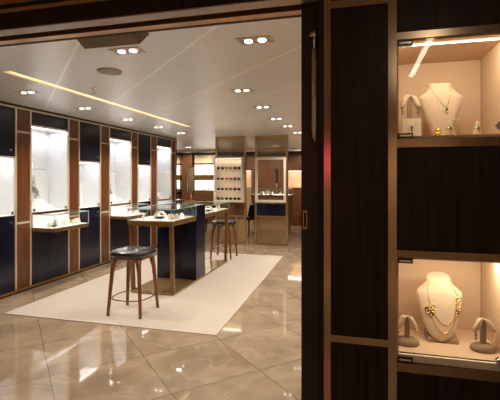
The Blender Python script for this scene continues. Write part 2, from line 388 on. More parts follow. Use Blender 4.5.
# ------------------------------------------------------------------ wall counters
def wall_counter(y0,y1,lab,items):
    t=thing('wall_counter',lab,'display counter',(XL+.008,y0,0),0,'glass topped counters fixed to the left wall')
    w=y1-y0; d=.348
    MB().box(0,d,0,w,.752,.80).build('wood_tray','goldoak',t,bevel=.002)
    box('lining','white_liner',t,.01,d-.01,.01,w-.01,.80,.806)
    MB().box(.0,.012,.005,w-.005,.806,.972).build('back_lining','white_liner',t)
    g=MB().box(d-.008,d-.002,.008,w-.008,.80,.975).box(.0,d-.008,.002,.008,.80,.975).box(.0,d-.008,w-.008,w-.002,.80,.975).build('glass_case','glass',t)
    box('glass_top','glass',t,0,d,0,w,.975,.983)
    e=MB()
    q=.006; e.box(d-q,d+.001,0,w,.972,.984).box(0,d,0,.004,.974,.983).box(0,d,w-.004,w,.974,.983).box(d-q,d+.001,0,q,.80,.975).box(d-q,d+.001,w-q,w,.80,.975)
    e.build('glass_edge','glassedge',t)
    MB().lathe((d-.002,.03,.90),[(.001,-.02),(.008,-.02),(.008,.02),(.001,.02)],10).build('lock','gold',t)
    area('counter_light',(XL+.17,y0+w/2,.968),(0,0,0),.02,w-.06,.15,(.97,.97,1))
    for k,(kind,xx,yy,rz) in enumerate(items):
        loc=(XL+.008+xx,y0+yy,.806)
        if kind=='r': ring_cone(loc,lab_at(kind,where_now,k),'ring cones in '+where_now,1.25,mat='cream')
        if kind=='n': neck_ramp(loc,lab_at(kind,where_now,k),'necklace ramps in '+where_now,rz,1.3)
        if kind=='c': collar(loc,lab_at(kind,where_now,k),'bracelet rolls in '+where_now,rz,1.3)
    return t
def lab_at(kind,where,k):
    base={'r':'small cream ring cone with a gold ring','n':'cream necklace ramp with a thin silver chain','c':'arched cream bracelet roll over a dark pad'}[kind]
    return base+', standing in '+where
where_now='the nearest wall counter'
wall_counter(4.506,5.212,'nearest glass topped wall counter on a wooden tray, under the first wide showcase',
  [('c',.2,.14,PI/2),('r',.16,.28,0),('n',.2,.38,PI/2),('r',.25,.47,0),('r',.15,.53,0),('n',.2,.62,PI/2)])
where_now='the second wall counter'
wall_counter(6.268,6.956,'second glass topped wall counter, just above and behind the near stool',
  [('r',.16,.2,0),('r',.22,.38,0),('n',.2,.52,PI/2)])
where_now='the farthest wall counter'
wall_counter(7.992,8.669,'farthest wall counter, half hidden behind the island counter',[('r',.2,.2,0),('n',.2,.45,PI/2)])

# ------------------------------------------------------------------ island counter
def slab_leg(t, p0, p1, w, d, mat, name='leg'):
    r=[]
    for (x,y,z) in (p0,p1): r.append([(x-w/2,y-d/2,z),(x+w/2,y-d/2,z),(x+w/2,y+d/2,z),(x-w/2,y+d/2,z)])
    return MB().rings(r,smooth=False).build(name,mat,t)
def glass_case(t,x0,x1,y0,y1,zb,z0,z1):
    MB().box(x0,x1,y0,y1,zb,z0).build('wood_rim','goldoak',t,bevel=.003)
    box('case_floor','white_gloss',t,x0+.02,x1-.02,y0+.02,y1-.02,z0,z0+.004)
    MB().box(x0+.01,x1-.01,y0+.004,y0+.010,z0,z1).box(x1-.01,x1-.004,y0+.01,y1-.01,z0,z1).box(x0+.004,x0+.01,y0+.01,y1-.01,z0,z1).box(x0+.01,x1-.01,y1-.01,y1-.004,z0,z1).build('glass_wall','glass',t)
    box('glass_top','glass',t,x0,x1,y0,y1,z1,z1+.009)
    e=MB(); k=.005
    for (a,b) in ((y0,y0+k),(y1-k,y1)): e.box(x0,x1,a,b,z1,z1+.010)
    for (a,b) in ((x0,x0+k),(x1-k,x1)): e.box(a,b,y0,y1,z1,z1+.010)
    for a in (x0,x1-k):
        for b in (y0,y1-k): e.box(a,a+k,b,b+k,z0,z1)
    e.build('glass_edge','glassedge',t)
isl=thing('island_counter','long island display counter with glass cases, golden wood rim and navy pedestal on the carpet','display counter',(-2.5,4.7,0))
ox,oy=-2.5,4.7
def L(x,y): return (x-ox,y-oy)
x0,x1=-2.795-ox,-2.195-ox
box('plinth','black',isl,x0+.02,x1-.02,.0,2.08,.0085,.016)
box('base_plate','goldslab',isl,x0,x1,-.04,2.11,.016,.034)
box('pedestal','navy',isl,x0,x1,5.38-oy,5.72-oy,.034,1.072)
glass_case(isl,x0,x1,4.595-oy,5.38-oy,.862,.925,1.062)
glass_case(isl,x0,x1,5.72-oy,6.90-oy,.862,.925,1.03)
for (xx,dx) in ((x0+.025,.0),(x1-.025,.0)):
    sg=-1 if xx<0 else 1
    slab_leg(isl,(xx,-.012,.034),(xx,4.64-oy,.862),.045,.04,'goldoak')
    slab_leg(isl,(xx,6.77-oy,.034),(xx,6.83-oy,.862),.045,.04,'goldoak')
area('case_light',(-2.5,5.0,1.058),(0,0,0),.5,.02,.8,(1,.95,.88))
area('case_light',(-2.5,6.3,1.028),(0,0,0),.5,.02,.8,(1,.95,.88))
g='jewellery forms in the near case of the island counter'
collar((-2.46,4.92,.929),'large arched cream bracelet roll with dark pad in the near island case','',0,1.9).pop('group',None) if False else None
t=collar((-2.50,4.90,.929),'large arched cream bracelet roll with dark pad in the middle of the near island case','x',0.1,1.6); del t['group']
t=neck_ramp((-2.33,4.86,.929),'cream necklace ramp right beside the large bracelet roll in the near island case','x',.3,1.2); del t['group']
for k,(x,y,lab) in enumerate([(-2.70,4.82,'ring cone alone at the left front corner of the near island case'),(-2.62,5.1,'ring cone behind the bracelet roll, near the pedestal end of the near island case')]):
    ring_cone((x,y,.929),lab,'ring cones in the near island case',1.3)
for k,(x,y) in enumerate([(-2.27,4.92),(-2.27,5.08)]):
    neck_ramp((x,y,.929),['slanted cream ramp close to the right glass of the near island case, nearer one','slanted cream ramp close to the right glass of the near island case, nearer the pedestal'][k],'slanted ramps by the right glass',-1.2,1.1)
neck_ramp((-2.3,5.86,.929),'cream necklace ramp right behind the pedestal in the far island case','ramps in the far island case',-.8,1.5)
collar((-2.32,6.18,.929),'arched cream bracelet roll in the middle of the far island case','rolls in the far island case',.5,1.5)
ring_cone((-2.27,6.45,.929),'ring cone in the far island case, third form from the pedestal','cones in the far island case',1.3,'teal')
ring_cone((-2.3,6.65,.929),'ring cone nearest to the far end of the island counter','cones in the far island case',1.3,'teal')
# table mirror on the island
tm=thing('table_mirror','upright rectangular mirror on a golden post at the far end of the island counter','mirror',(-2.83,6.70,1.040),.25)
box('base','goldoak',tm,-.085,.07,-.06,.06,0,.022,bevel=.003)
MB().tube([(0,0,.02),(0,0,.3)],.014,10).build('post','brass',tm)
mf=box('frame','black_metal',tm,-.055,.055,-.012,.006,.175,.615)
box('mirror_face','mirrorglass',tm,-.048,.048,-.015,-.0125,.183,.607)
box('glass_edge','glassedge',tm,-.063,-.055,-.014,.008,.175,.615)

# ------------------------------------------------------------------ stools
def sq_ring(a,z,n=40,e=4.0,dz=None):
    r=[]
    for k in range(n):
        t=2*PI*k/n; c,s_=math.cos(t),math.sin(t)
        rr=a/((abs(c)**e+abs(s_)**e)**(1/e))
        r.append((rr*c,rr*s_,z))
    return r
def make_stool(lab):
    t=thing('bar_stool',lab,'stool',(0,0,0),0)
    a=.195
    # cushion with tufts
    m=MB()
    prof=[(.184,.622),(.201,.628),(.209,.645),(.208,.664),(.196,.680)]
    rings=[sq_ring(r,z) for r,z in prof]
    for f in (.92,.8,.68,.56,.44,.32,.2,.1,.02):
        r=sq_ring(.194*f,0)
        rings.append([(x,y,.686+.008*(1-f*f)-tuft(x,y)) for x,y,_ in r])
    m.rings(rings); seat=m.build('seat_cushion','leather',t)
    b=MB()
    for bx in (-.06,.06):
        for by in (-.06,.06): b.lathe((bx,by,.6805),[(.001,-.004),(.009,-.003),(.009,.001),(.001,.004)],10)
    b.build('tuft_button','leather',seat)
    MB().rings([sq_ring(.165,.600),sq_ring(.182,.604),sq_ring(.184,.628),sq_ring(.17,.630)]).build('seat_frame','stoolwood',t)
    for sx in (-1,1):
        for sy in (-1,1):
            pts=[];rad=[]
            for k in range(9):
                f=k/8; z=.012+.60*f
                s_=.190-.042*f
                if f>.8: s_-=.012*(f-.8)/.2
                pts.append((sx*s_,sy*s_*1.0,z)); rad.append(.0165+.007*f+(.010*((f-.75)/.25)**2 if f>.75 else 0))
            m=MB().tube([(pts[0][0],pts[0][1],.0085)]+pts,[rad[0]]+rad,12)
            # curved brackets under the frame
            for (dx,dy) in ((-sx,0),(0,-sy)):
                bp=[(sx*.150+dx*(.012+.055*q), sy*.150+dy*(.012+.055*q), .520+.088*math.sqrt(1-(1-q)**2)) for q in [0,.15,.3,.5,.7,.85,1]]
                m.tube(bp,[.018,.018,.016,.014,.012,.010,.008],8)
            m.build('leg','stoolwood',t)
    MB().tube([(x,y,.18) for x,y,_ in sq_ring(.206,0,48,2.6)],.0075,8,closed=True).build('foot_ring','bronze',t)
    return t
def tuft(x,y):
    d=0
    for bx in (-.06,.06):
        for by in (-.06,.06): d+=.014*math.exp(-((x-bx)**2+(y-by)**2)/.0006)
    for l in (-.06,.06):
        d+=.006*math.exp(-((x-l)/.010)**2)+.006*math.exp(-((y-l)/.008)**2)
    return d
st=make_stool('walnut stool with tufted black leather seat at the near end of the island counter')
st.location=(-2.362,4.005,0); st['group']='walnut bar stools with black leather seats'
clone(st,(-2.385,7.175,0),0,'walnut stool with black leather seat behind the far end of the island counter')

# ------------------------------------------------------------------ screens
YS=8.78
def screen(name_lab,xa,xb):
    t=thing('display_screen',name_lab,'screen',((xa+xb)/2,YS,0),0,'brass framed screens behind the island')
    w=(xb-xa)/2; k=.016
    m=MB()
    m.box(-w,-w+.045,-.03,.03,.0005,H-.001).build('post','brass',t)
    MB().box(w-.045,w,-.03,.03,.0005,H-.001).build('post','brass',t)
    for z in ((2.335,2.379),(1.90,1.935),(.60,.64),(.012,.05)):
        box('cross_rail','brass',t,-w+.045,w-.045,-.025,.025,*z)
    box('upper_pane','bronzeglass',t,-w+.045,w-.045,-.006,.006,1.935,2.335)
    box('lower_pane','mesh',t,-w+.045,w-.045,-.005,.005,.05,.60)
    return t
s1=screen('brass screen holding the sunglasses shelves, left of the two tall screens',-3.115,-2.405)
s2=screen('brass screen with a white framed opening, right of the two tall screens',-2.205,-1.472)
w=.355
box('lower_shelf','goldoak',s1,-w+.045,w-.045,-.025,.03,.88,.915)
box('lower_panel','goldoak',s1,-w+.045,.08,-.01,.01,.64,.88)
box('lower_panel','walnut',s1,.08,w-.045,-.01,.01,.64,.88)
w=.3665
box('lower_panel','charcoal',s2,-w+.045,-.09,-.01,.01,.64,.90)
box('lower_panel','navy',s2,-.09,w-.045,-.01,.01,.64,.90)
def open_frame(t,x0,x1,z0,z1,b,y0,y1,mat='offwhite',name='white_frame'):
    MB().box(x0,x0+b,y0,y1,z0,z1).box(x1-b,x1,y0,y1,z0,z1).box(x0+b,x1-b,y0,y1,z0,z0+b).box(x0+b,x1-b,y0,y1,z1-b,z1).build(name,mat,t)
open_frame(s2,-.352,.325,.935,1.905,.045,-.06,.04)
# sunglasses cabinet
sc=thing('sunglasses_cabinet','white framed lit shelf box of sunglasses mounted on the left brass screen','display cabinet',(-2.765,YS-.03,0))
open_frame(sc,-.335,.335,.935,1.92,.035,-.15,-.002)
box('back_panel','cream',sc,-.30,.30,-.012,-.004,.97,1.885)
for z in (1.13,1.36,1.60): pass
shz=[.975,1.185,1.41,1.645]
for z in shz[1:]: box('shelf','offwhite',sc,-.30,.30,-.145,-.012,z-.022,z)
box('shelf','offwhite',sc,-.30,.30,-.145,-.012,.97,.974)
box('led_strip','ledsoft',sc,-.29,.29,-.142,-.132,1.876,1.884)
area('cabinet_light',(-2.765,YS-.10,1.872),(math.radians(-8),0,0),.58,.05,.5,(1,.82,.58))
for z in shz[1:]: area('cabinet_light',(-2.765,YS-.155,z-.028),(math.radians(12),0,0),.56,.02,.25,(1,.82,.58))
FC=[('black_metal','dark'),('stoolwood','brown'),('copper','orange'),('teal','blue')]
def frame_mat(name,c): M[name]=plain(name,c,rough=.2,coat=.5)
frame_mat('sg_black',(.015,.012,.015)); frame_mat('sg_amber',(.45,.20,.05)); frame_mat('sg_orange',(.55,.14,.02)); frame_mat('sg_brown',(.10,.045,.02)); frame_mat('sg_plum',(.05,.018,.028)); frame_mat('sg_green',(.02,.045,.022)); frame_mat('sg_violet',(.05,.018,.045)); frame_mat('sg_tort',(.16,.08,.03))
rows=[['sg_brown','sg_green','sg_violet'],['sg_plum','sg_tort','sg_plum'],['sg_tort','sg_orange','sg_brown'],['sg_black','sg_amber','sg_black']]
cname={'sg_brown':'brown','sg_green':'green','sg_violet':'violet','sg_plum':'plum','sg_tort':'tortoiseshell','sg_orange':'bright orange','sg_black':'black','sg_amber':'amber'}
rown=['bottom','third','second','top']; coln=['left','middle','right']
def sunglasses(loc,mat,lab):
    m=MB().use(mat)
    for sx in (-1,1):
        c=sx*.037
        ring=[(c+.030*math.cos(a),-.0,.026+.023*math.sin(a)) for a in [2*PI*k/18 for k in range(18)]]
        m.tube(ring,.0035,6,closed=True)
        m.rings([[(c+.029*math.cos(2*PI*k/18),y,.026+.022*math.sin(2*PI*k/18)) for k in range(18)] for y in (-.001,.001)],smooth=False)
        m.tube([(sx*.066,0,.034),(sx*.068,.05,.034),(sx*.066,.075,.012)],.003,6)
    m.tube([(-.012,0,.032),(0,-.002,.036),(.012,0,.032)],.003,6)
    m.xform(Matrix.Scale(1.22,4)); o=m.build('sunglasses',None,None,loc); return tag(o,lab,'sunglasses','sunglasses on the lit shelves')
for r in range(4):
    for c in range(3):
        sunglasses((-2.765+(-.19,.0,.19)[c],YS-.03-.115,shz[r]+.0006),rows[r][c],'%s sunglasses, %s pair on the %s shelf of the cabinet'%(cname[rows[r][c]],coln[c],rown[r]))

# ------------------------------------------------------------------ far counter behind the right screen, chairs
fc=thing('island_counter','small glass counter on slanting golden legs behind the right brass screen','display counter',(-2.15,10.9,0))
glass_case(fc,-.62,.42,-.3,.3,.96,1.015,1.17)
for (xa,xb) in ((-.58,-.5),(.38,.32)):
    for yy in (-.26,.26): slab_leg(fc,(xb,yy,.03),(xa,yy,.96),.04,.035,'goldoak')
box('base_plate','goldslab',fc,-.56,.36,-.3,.3,.0005,.03)
area('case_light',(-2.2,10.9,1.158),(0,0,0),.9,.02,5,(1,.97,.95))
for k,(x,y) in enumerate([(-2.65,10.75),(-2.52,10.8),(-2.40,10.75),(-2.28,10.8),(-2.0,10.78),(-1.85,10.75)]):
    (neck_ramp if k%2 else ring_cone)((x,y,1.019),['cone at the left end','ramp second from the left','cone third from the left','ramp fourth from the left','cone fifth from the left','ramp at the right end'][k]+' of the glass counter behind the right screen','forms in the counter behind the right screen',s=1.6)
tm2=clone(tm,(-2.16,11.0,1.1805),.9,'upright mirror on the glass counter seen through the right screen'); 
tm2.scale=(.85,.85,.85)

def chair(loc,rz,lab):
    t=thing('lounge_chair',lab,'chair',loc,rz,'dark chairs behind the screens')
    box('seat','navy',t,-.22,.22,-.22,.22,.40,.48,bevel=.02)
    MB().rings([[(-.22,.18,.47),(.22,.18,.47),(.22,.22,.47),(-.22,.22,.47)],[(-.2,.24,.75),(.2,.24,.75),(.2,.28,.75),(-.2,.28,.75)]],smooth=False).build('backrest','navy',t,bevel=.01)
    for sx in (-1,1):
        for sy in (-1,1): MB().tube([(sx*.22,sy*.22,.0025),(sx*.19,sy*.19,.41)],[.012,.016],8).build('leg','black_metal',t)
    return t
chair((-3.85,10.7,0),.4,'dark upholstered chair on black legs glimpsed beneath the far island case')
chair((-2.74,10.27,0),-.5,'dark upholstered chair on black legs glimpsed between the two brass screens')

# ------------------------------------------------------------------ back wall showcases (Y=13)
def back_case(xa,xb,zlist,lab,head=None,ledges=(),power=6,d=.30,mat='white_liner'):
    t=thing('wall_showcase',lab,'display cabinet',(xa,12.998,0),0)
    w=xb-xa
    for (z0,z1) in zlist:
        m=MB().box(0,w,-.012,-.002,z0,z1).box(0,.012,-d,-.012,z0,z1).box(w-.012,w,-d,-.012,z0,z1).box(.012,w-.012,-d,-.012,z1-.012,z1).box(.012,w-.012,-d,-.012,z0,z0+.012)
        m.build('niche_liner',mat,t)
        box('led_bar','ledline',t,.03,w-.03,-d+.02,-d+.04,z1-.022,z1-.013)
        area('niche_light',(xa+w/2,12.998-.16,z1-.03),(math.radians(0),0,0),w-.1,.2,power*w*(z1-z0)*1.0,(1,.95,.9) if mat=='white_liner' else (1,.85,.65))
    if head: 
        n=max(1,int(w/.5))
        for i in range(n): box('header_box','cream',t,w*i/n+.01,w*(i+1)/n-.01,-d-.02,-.002,head[0],head[1])
    for (z0,z1) in ledges: box('ledge','goldoak',t,-.02,w+.02,-d-.04,-.002,z0,z1)
    return t
back_case(-6.6,-5.76,[(1.10,1.40),(1.56,1.90)],'far wall showcase glimpsed left of the standing mirror, next to the dark column',head=(1.95,2.22),ledges=[(1.42,1.54),(1.0,1.08)])
back_case(-5.24,-4.0,[(1.06,1.40),(1.56,1.90)],'far wall showcase between the dark column and the sunglasses cabinet',head=(1.95,2.22),ledges=[(1.42,1.54),(.93,1.03)])
back_case(-3.75,-3.32,[(1.17,1.70)],'narrow warm lit far niche seen between the two brass screens',ledges=(),mat='cream_liner',power=4)
back_case(-2.22,-1.2,[(1.17,1.69)],'warm lit far niche over a walnut cupboard at the right of the screens',mat='cream_liner',power=4.5)
struct(box('trim_4','walnut_far',None,-5.66,-5.30,12.62,12.998,0,2.26))
struct(box('trim_5','black',None,-8.9,1.5,12.45,12.998,2.262,2.285))
struct(box('trim_13','ceiling',None,-8.9,1.5,12.45,12.998,2.285,2.379))
for x in (-6.2,-5.4,-4.7,-3.5,-2.7,-1.8):  # added spots without fixtures, brighten the far wall
    l=bpy.data.lights.new('back_wall_fill','SPOT'); l.energy=34; l.color=(1,.80,.56); l.spot_size=math.radians(100); l.spot_blend=1; l.shadow_soft_size=.03
    o=bpy.data.objects.new('back_wall_fill',l); COL.objects.link(o); o.location=(x,12.0,2.34); o.rotation_euler=(math.radians(38),0,0)
tag(box('display_cupboard','tanpanel',None,-3.78,-3.30,12.6,12.996,.0005,1.16),'tan far cupboard under the niche between the two screens','cupboard')
tag(box('display_cupboard','walnut',None,-2.25,-1.18,12.6,12.996,.0005,1.155),'reddish walnut cupboard standing below the right hand far niche','cupboard')
tag(box('display_cupboard','walnut_far',None,-6.6,-5.76,12.5,12.996,.0005,.92),'dark wooden cupboard below the showcase left of the standing mirror','cupboard')
tag(box('display_cupboard','walnut_far',None,-5.24,-4.0,12.5,12.996,.0005,.92),'dark wooden cupboard below the showcase left of the sunglasses','cupboard')
for k,(x,z,m) in enumerate([(-2.0,1.182,'gold'),(-1.86,1.182,'silver'),(-1.78,1.182,'cream')]):
    o=MB().lathe((0,0,0),[(.001,0),(.03,0),(.034,.02),(.02,.05),(.012,.07),(.001,.075)],14).build('perfume_bottle',m,None,(x,12.82,z)); tag(o,['tiny golden','tiny silver','tiny cream'][k]+' bottle on the warm lit far niche by the door leaf','bottle','little bottles in the right far niche')
for k,(x,z) in enumerate([(-5.0,1.572),(-4.9,1.572),(-4.8,1.072),(-4.95,1.072)]):
    o=MB().lathe((0,0,0),[(.001,0),(.025,0),(.025,.05),(.01,.06),(.01,.08),(.001,.08)],12).build('perfume_bottle','copper',None,(x,12.85,z)); tag(o,'tiny pink bottle on the far showcase between column and sunglasses, '+['upper shelf left','upper shelf right','lower shelf right','lower shelf left'][k],'bottle','pink bottles in the far showcase')

# ------------------------------------------------------------------ ceiling fittings
def downlight(loc,lab,sx=.235,sy=.135,n=2):
    t=thing('downlight',lab,'ceiling light',loc,0,'recessed twin ceiling lights')
    b=.014; x=sx/2;y=sy/2
    MB().box(-x,-x+b,-y,y,-.006,-.0005).box(x-b,x,-y,y,-.006,-.0005).box(-x+b,x-b,-y,-y+b,-.006,-.0005).box(-x+b,x-b,y-b,y,-.006,-.0005).build('frame','champagne',t)
    box('reflector_plate','greybronze',t,-x+b,x-b,-y+b,y-b,-.003,-.0008)
    for s_ in (-1,1):
        MB().lathe((s_*.047,0,-.012),[(.001,0),(.020,.0),(.027,.004),(.029,.009)],20).build('lamp','lamp',t)
    return t
LP=17
dl=downlight((-.675,2.695,H),'nearest ceiling light, close to the top of the right door post')
def lamp_light(x,y,p,h=H):
    l=bpy.data.lights.new('spot','SPOT'); l.energy=p; l.color=(1,.90,.77); l.spot_size=math.radians(125); l.spot_blend=.9; l.shadow_soft_size=.035
    o=bpy.data.objects.new('spot',l); COL.objects.link(o); o.location=(x,y,h-.03)
spots=[(-.675,2.695),(-1.63,2.68),(-1.19,4.18),(-1.21,5.23),(-1.24,6.3),(-1.22,7.24),(-1.2,8.3),(-3.45,3.69),(-3.5,4.72),(-3.5,5.77),(-3.5,6.79),(-3.52,7.80)]
labs=['','ceiling light right beside the slanted brown box','second ceiling light in the right row, left of the sliding door','third ceiling light in the right row','fourth ceiling light in the right row','fifth ceiling light in the right row','sixth and farthest ceiling light in the right row, just above the right screen',
 'nearest ceiling light of the row above the showcase wall','second ceiling light along the showcase wall','third ceiling light along the showcase wall','fourth ceiling light along the showcase wall, beyond the glowing slot','fifth ceiling light along the showcase wall, near its far end']
for i,(x,y) in enumerate(spots):
    if i: clone(dl,(x,y,H),0,labs[i])
    lamp_light(x,y,LP*4)
for i,(x,y,lb) in enumerate([(-2.3,11.6,'tiny far ceiling light just right of the right screen'),(-4.9,11.4,'tiny far ceiling light above the sunglasses cabinet, over the far wall'),(-5.9,10.6,'tiny far ceiling light past the end of the showcase wall')]):
    clone(dl,(x,y,H),0,lb); lamp_light(x,y,LP*4)
lamp_light(.4,4.5,LP*3); lamp_light(.4,7,LP*3); lamp_light(.3,10.5,LP*4)  # unseen spots without fixtures, added to light the right side of the shop
# cove slot
cv=thing('ceiling_light_slot','long glowing linear light slot recessed in the ceiling in front of the showcase wall','ceiling light',(-2.96,4.925,H))
MB().box(-.046,-.040,-1.995,1.995,0,.09).box(.040,.046,-1.995,1.995,0,.09).box(-.046,.046,-1.999,-1.995,0,.09).box(-.046,.046,1.995,1.999,0,.09).box(-.046,.046,-1.995,1.995,.09,.1).build('recess','cove_lining',cv)
box('led_strip','cove',cv,-.036,.036,-1.98,1.98,.062,.07)
box('led_line','cove_line',cv,.028,.039,-1.98,1.98,.0,.015)
# speaker, sprinkler
sp=thing('ceiling_speaker','round grey speaker grille set flush in the ceiling','speaker',(-2.09,3.15,H))
MB().lathe((0,0,0),[(.001,-.007),(.095,-.007),(.1,-.004),(.1,-.0005)],32).build('grille','greywhite',sp)
MB().tube([(.104*math.cos(a),.104*math.sin(a),-.005) for a in [2*PI*k/36 for k in range(36)]],.005,6,closed=True).build('rim','champagne',sp)
sk=thing('sprinkler','small chrome fire sprinkler hanging from the ceiling behind the round speaker','sprinkler',(-2.63,3.69,H))
MB().lathe((0,0,0),[(.001,-.001),(.028,-.001),(.026,-.008),(.01,-.012),(.01,-.03),(.001,-.03)],16).build('base','chrome',sk)
MB().tube([(-.014,0,-.028),(-.016,0,-.045),(0,0,-.058)],.003,6).tube([(.014,0,-.028),(.016,0,-.045),(0,0,-.058)],.003,6).build('yoke','chrome',sk)
MB().lathe((0,0,-.062),[(.001,0),(.018,0),(.018,.003),(.001,.003)],14).build('deflector','chrome',sk)
# slanted box beyond the header
sb=MB().rings([[(x,2.17,H-.001),(x,2.20,2.31),(x,2.275,2.275),(x,2.40,H-.001)] for x in (-1.69,-1.30)],smooth=False).build('projector_housing','brownbox')
tag(sb,'slanted brown metal box hanging below the ceiling just behind the header','ceiling box')

# ------------------------------------------------------------------ shop front
hd=struct(MB().box(-5,-.1835,1.92,2.0,2.391,2.62).box(-5,-.1835,1.922,2.0,2.302,2.391).build('wall_front','darkwood'))
def st2(o,n): o.name=n; return struct(o)
struct(box('trim_6','greybronze',hd,-5,-.1835,1.921,2.0,2.296,2.302)) 
struct(box('trim_7','black',hd,-5,-.27,2.0,2.075,2.42,2.5))
struct(MB().box(-5,1.5,2.075,2.135,2.298,2.62).build('trim_8','copper',hd))
struct(box('trim_9','black',hd,-5,1.5,2.135,2.16,2.296,2.62))
struct(box('trim_10','brass',hd,-5,-.1835,1.915,1.9195,2.391,2.414))
struct(box('trim_11','copper',hd,-5,-.1835,1.912,1.9195,2.44,2.47))
# sliding door leaf
dr=box('door_1','darkframe',None,-.272,.150,2.012,2.06,.012,2.41); dr['kind']='structure'
pl=box('door_handle','bronze',dr,-.263,-.243,2.006,2.0115,1.205,1.295)
box('handle_recess','black',pl,-.259,-.247,2.004,2.006,1.215,1.285)
rod=thing('gas_strut','slim grey metal rod fixed upright on the dark sliding door leaf','door closer rod',(-.203,1.970,1.622))
MB().lathe((0,0,0),[(.001,.0),(.006,.02),(.0135,.06),(.0135,.44),(.001,.441)],16).build('tube','champagne',rod)
MB().lathe((0,0,.441),[(.001,0),(.0085,0),(.0085,.09),(.001,.09)],14).build('piston','chrome',rod)
MB().lathe((0,0,.5),[(.001,0),(.019,0),(.021,.006),(.019,.02),(.001,.02)],16).build('collar','chrome',rod)
MB().box(-.026,.012,-.006,.041,.50,.515).build('bracket','bronze',rod)
MB().box(-.012,.008,-.004,.041,.02,.035).build('bracket','bronze',rod)
struct(box('trim_12','darkwood',hd,-.183,-.156,1.92,2.005,0,2.62))
# facade panel
fp=thing('facade_panel','tall dark rosewood shop front panel framed in bronze, between doorway and display niches','wall panel',(-.128,1.92,0))
box('wood_panel','darkwood',fp,0,.252,.006,.08,.737,2.225)
box('wood_panel','darkwood',fp,0,.252,.006,.08,.0005,.705)
box('wood_panel','darkwood',fp,0,.252,.006,.08,2.260,2.619)
box('cross_bar','bronze',fp,0,.252,-.002,.02,.705,.737)
box('cross_bar','bronze',fp,0,.252,-.002,.02,2.225,2.260)
box('side_strip','bronze',fp,-.0275,.003,-.004,.085,.0005,2.619)
box('side_strip','bronze',fp,.252,.288,-.004,.085,.0005,2.619)
# display niche column
X0,X1,YF=.161,.606,1.92
def fniche(lab,z0,z1,bars,zf):
    t=thing('display_niche',lab,'display niche',(X0,YF,0),0,'shop front display niches')
    w=X1-X0
    box('back_panel','cream_liner',t,0,w,.40,.41,z0,z1)
    box('side_panel','cream_liner',t,w-.008,w,.012,.398,z0,z1); box('side_panel','cream_liner',t,.0,.008,.012,.398,z0,z1)
    box('corner_seam','taupe',t,w-.0105,w-.008,.3955,.3985,zf,z1-.01)
    box('top_panel','cream_liner',t,.008,w-.008,.012,.398,z1-.008,z1)
    box('floor_panel','cream_liner',t,.008,w-.008,.03,.398,zf-.012,zf)
    for (a,b) in bars: box('frame_bar','darkbronze',t,0,w,-.004,.02,a,b)
    g=box('glass_door','glass',t,.003,w-.003,.004,.010,z0+.002,z1-.002)
    for (hx,hz) in ((.004,z0+.004),(.004,z1-.026)):
        h=box('hinge','black_metal',g,hx,hx+.062,-.001,.022,hz,hz+.02)
        box('hinge_plate','chrome',h,hx+.006,hx+.056,-.003,-.001,hz+.006,hz+.014)
    MB().lathe((0,0,0),[(.001,-.012),(.016,-.012),(.018,0),(.016,.02),(.001,.02)],14).xform(Matrix.Translation((.405,.004,z0+.045))@Matrix.Rotation(PI/2,4,'X')).build('lock','chrome',g)
    return t
n1=fniche('upper lit display niche in the shop front with emerald jewellery',1.624,2.059,[(2.059,2.09),(1.586,1.624)],1.638)
for yy,zz in ((.062,2.046),): box('led_strip','ledline',n1,.03,.43,yy,yy+.004,zz,zz+.004)
area('niche_led',(.385,1.950,2.044),(math.radians(28),0,0),.38,.006,1.15,(1,.82,.60))
n2=fniche('lower lit display niche in the shop front with gold necklace',.643,1.105,[(1.105,1.136),(.605,.643)],.680)
box('front_lip','cream',n2,.008,.437,.012,.026,.645,.676)
box('lip_groove','black_metal',n2,.008,.437,.0261,.0295,.645,.679)
area('niche_led',(.56,2.05,1.085),(0,math.radians(15),0),.06,.1,.4,(1,.84,.62))
area('niche_led',(.36,2.0,1.088),(math.radians(22),0,0),.38,.03,.85,(1,.84,.62))
cl=thing('niche_column_panel','dark rosewood fronts above, between and below the two display niches','wall panel',(X0,YF,0))
box('wood_panel','darkwood',cl,0,.445,.006,.08,1.136,1.586)
box('wood_panel','darkwood',cl,0,.445,.006,.08,2.09,2.619)
box('wood_panel','darkwood',cl,0,.445,.006,.08,.0005,.605)
box('side_strip','bronze',cl,.446,.48,-.004,.085,.0005,2.619)
box('wood_panel','darkwood',cl,.481,2.93,.006,.08,.0005,2.619)

# ---- busts
def section(cx,cy,z,hw,ht,n=28,e=2.4):
    r=[]
    for k in range(n):
        a=2*PI*k/n; c,s_=math.cos(a),math.sin(a)
        q=1/((abs(c)**e+abs(s_)**e)**(1/e)); r.append((cx+hw*q*c, cy+ht*q*s_, z))
    return r
def interp(tab,z):
    for a,b in zip(tab,tab[1:]):
        if a[0]<=z<=b[0]:
            f=(z-a[0])/(b[0]-a[0]); f=f*f*(3-2*f) if False else f
            return [a[i]+(b[i]-a[i])*f for i in range(1,len(a))]
    return list(tab[-1][1:]) if z>tab[-1][0] else list(tab[0][1:])
def bust(t,tab,mat,tilt=.62):
    zs=[tab[0][0]+(tab[-1][0]-tab[0][0])*k/40 for k in range(41)]
    rs=[]
    for z in zs:
        hw,ht,cy=interp(tab,z); rs.append(section(0,cy,z,hw,ht))
    # rounded, tilted neck top
    hw,ht,cy=interp(tab,zs[-1])
    for f,dz in ((.94,.003),(.86,.0035),(.5,.0045),(.2,.005),(.02,.005)):
        rs.append(section(0,cy,zs[-1]+dz,hw*f,ht*f))
    zt=zs[-1]
    for i,q in enumerate(rs):
        rs[i]=[(x,y,z+(y-cy)*tilt*max(0,min(1,(z-(zt-.05))/.05))) for x,y,z in q]
    return MB().rings(rs).build('torso',mat,t)
def surf_y(tab,x,z):
    hw,ht,cy=interp(tab,z); q=min(.98,abs(x)/hw); return cy-ht*(1-q**2.4)**(1/2.4)
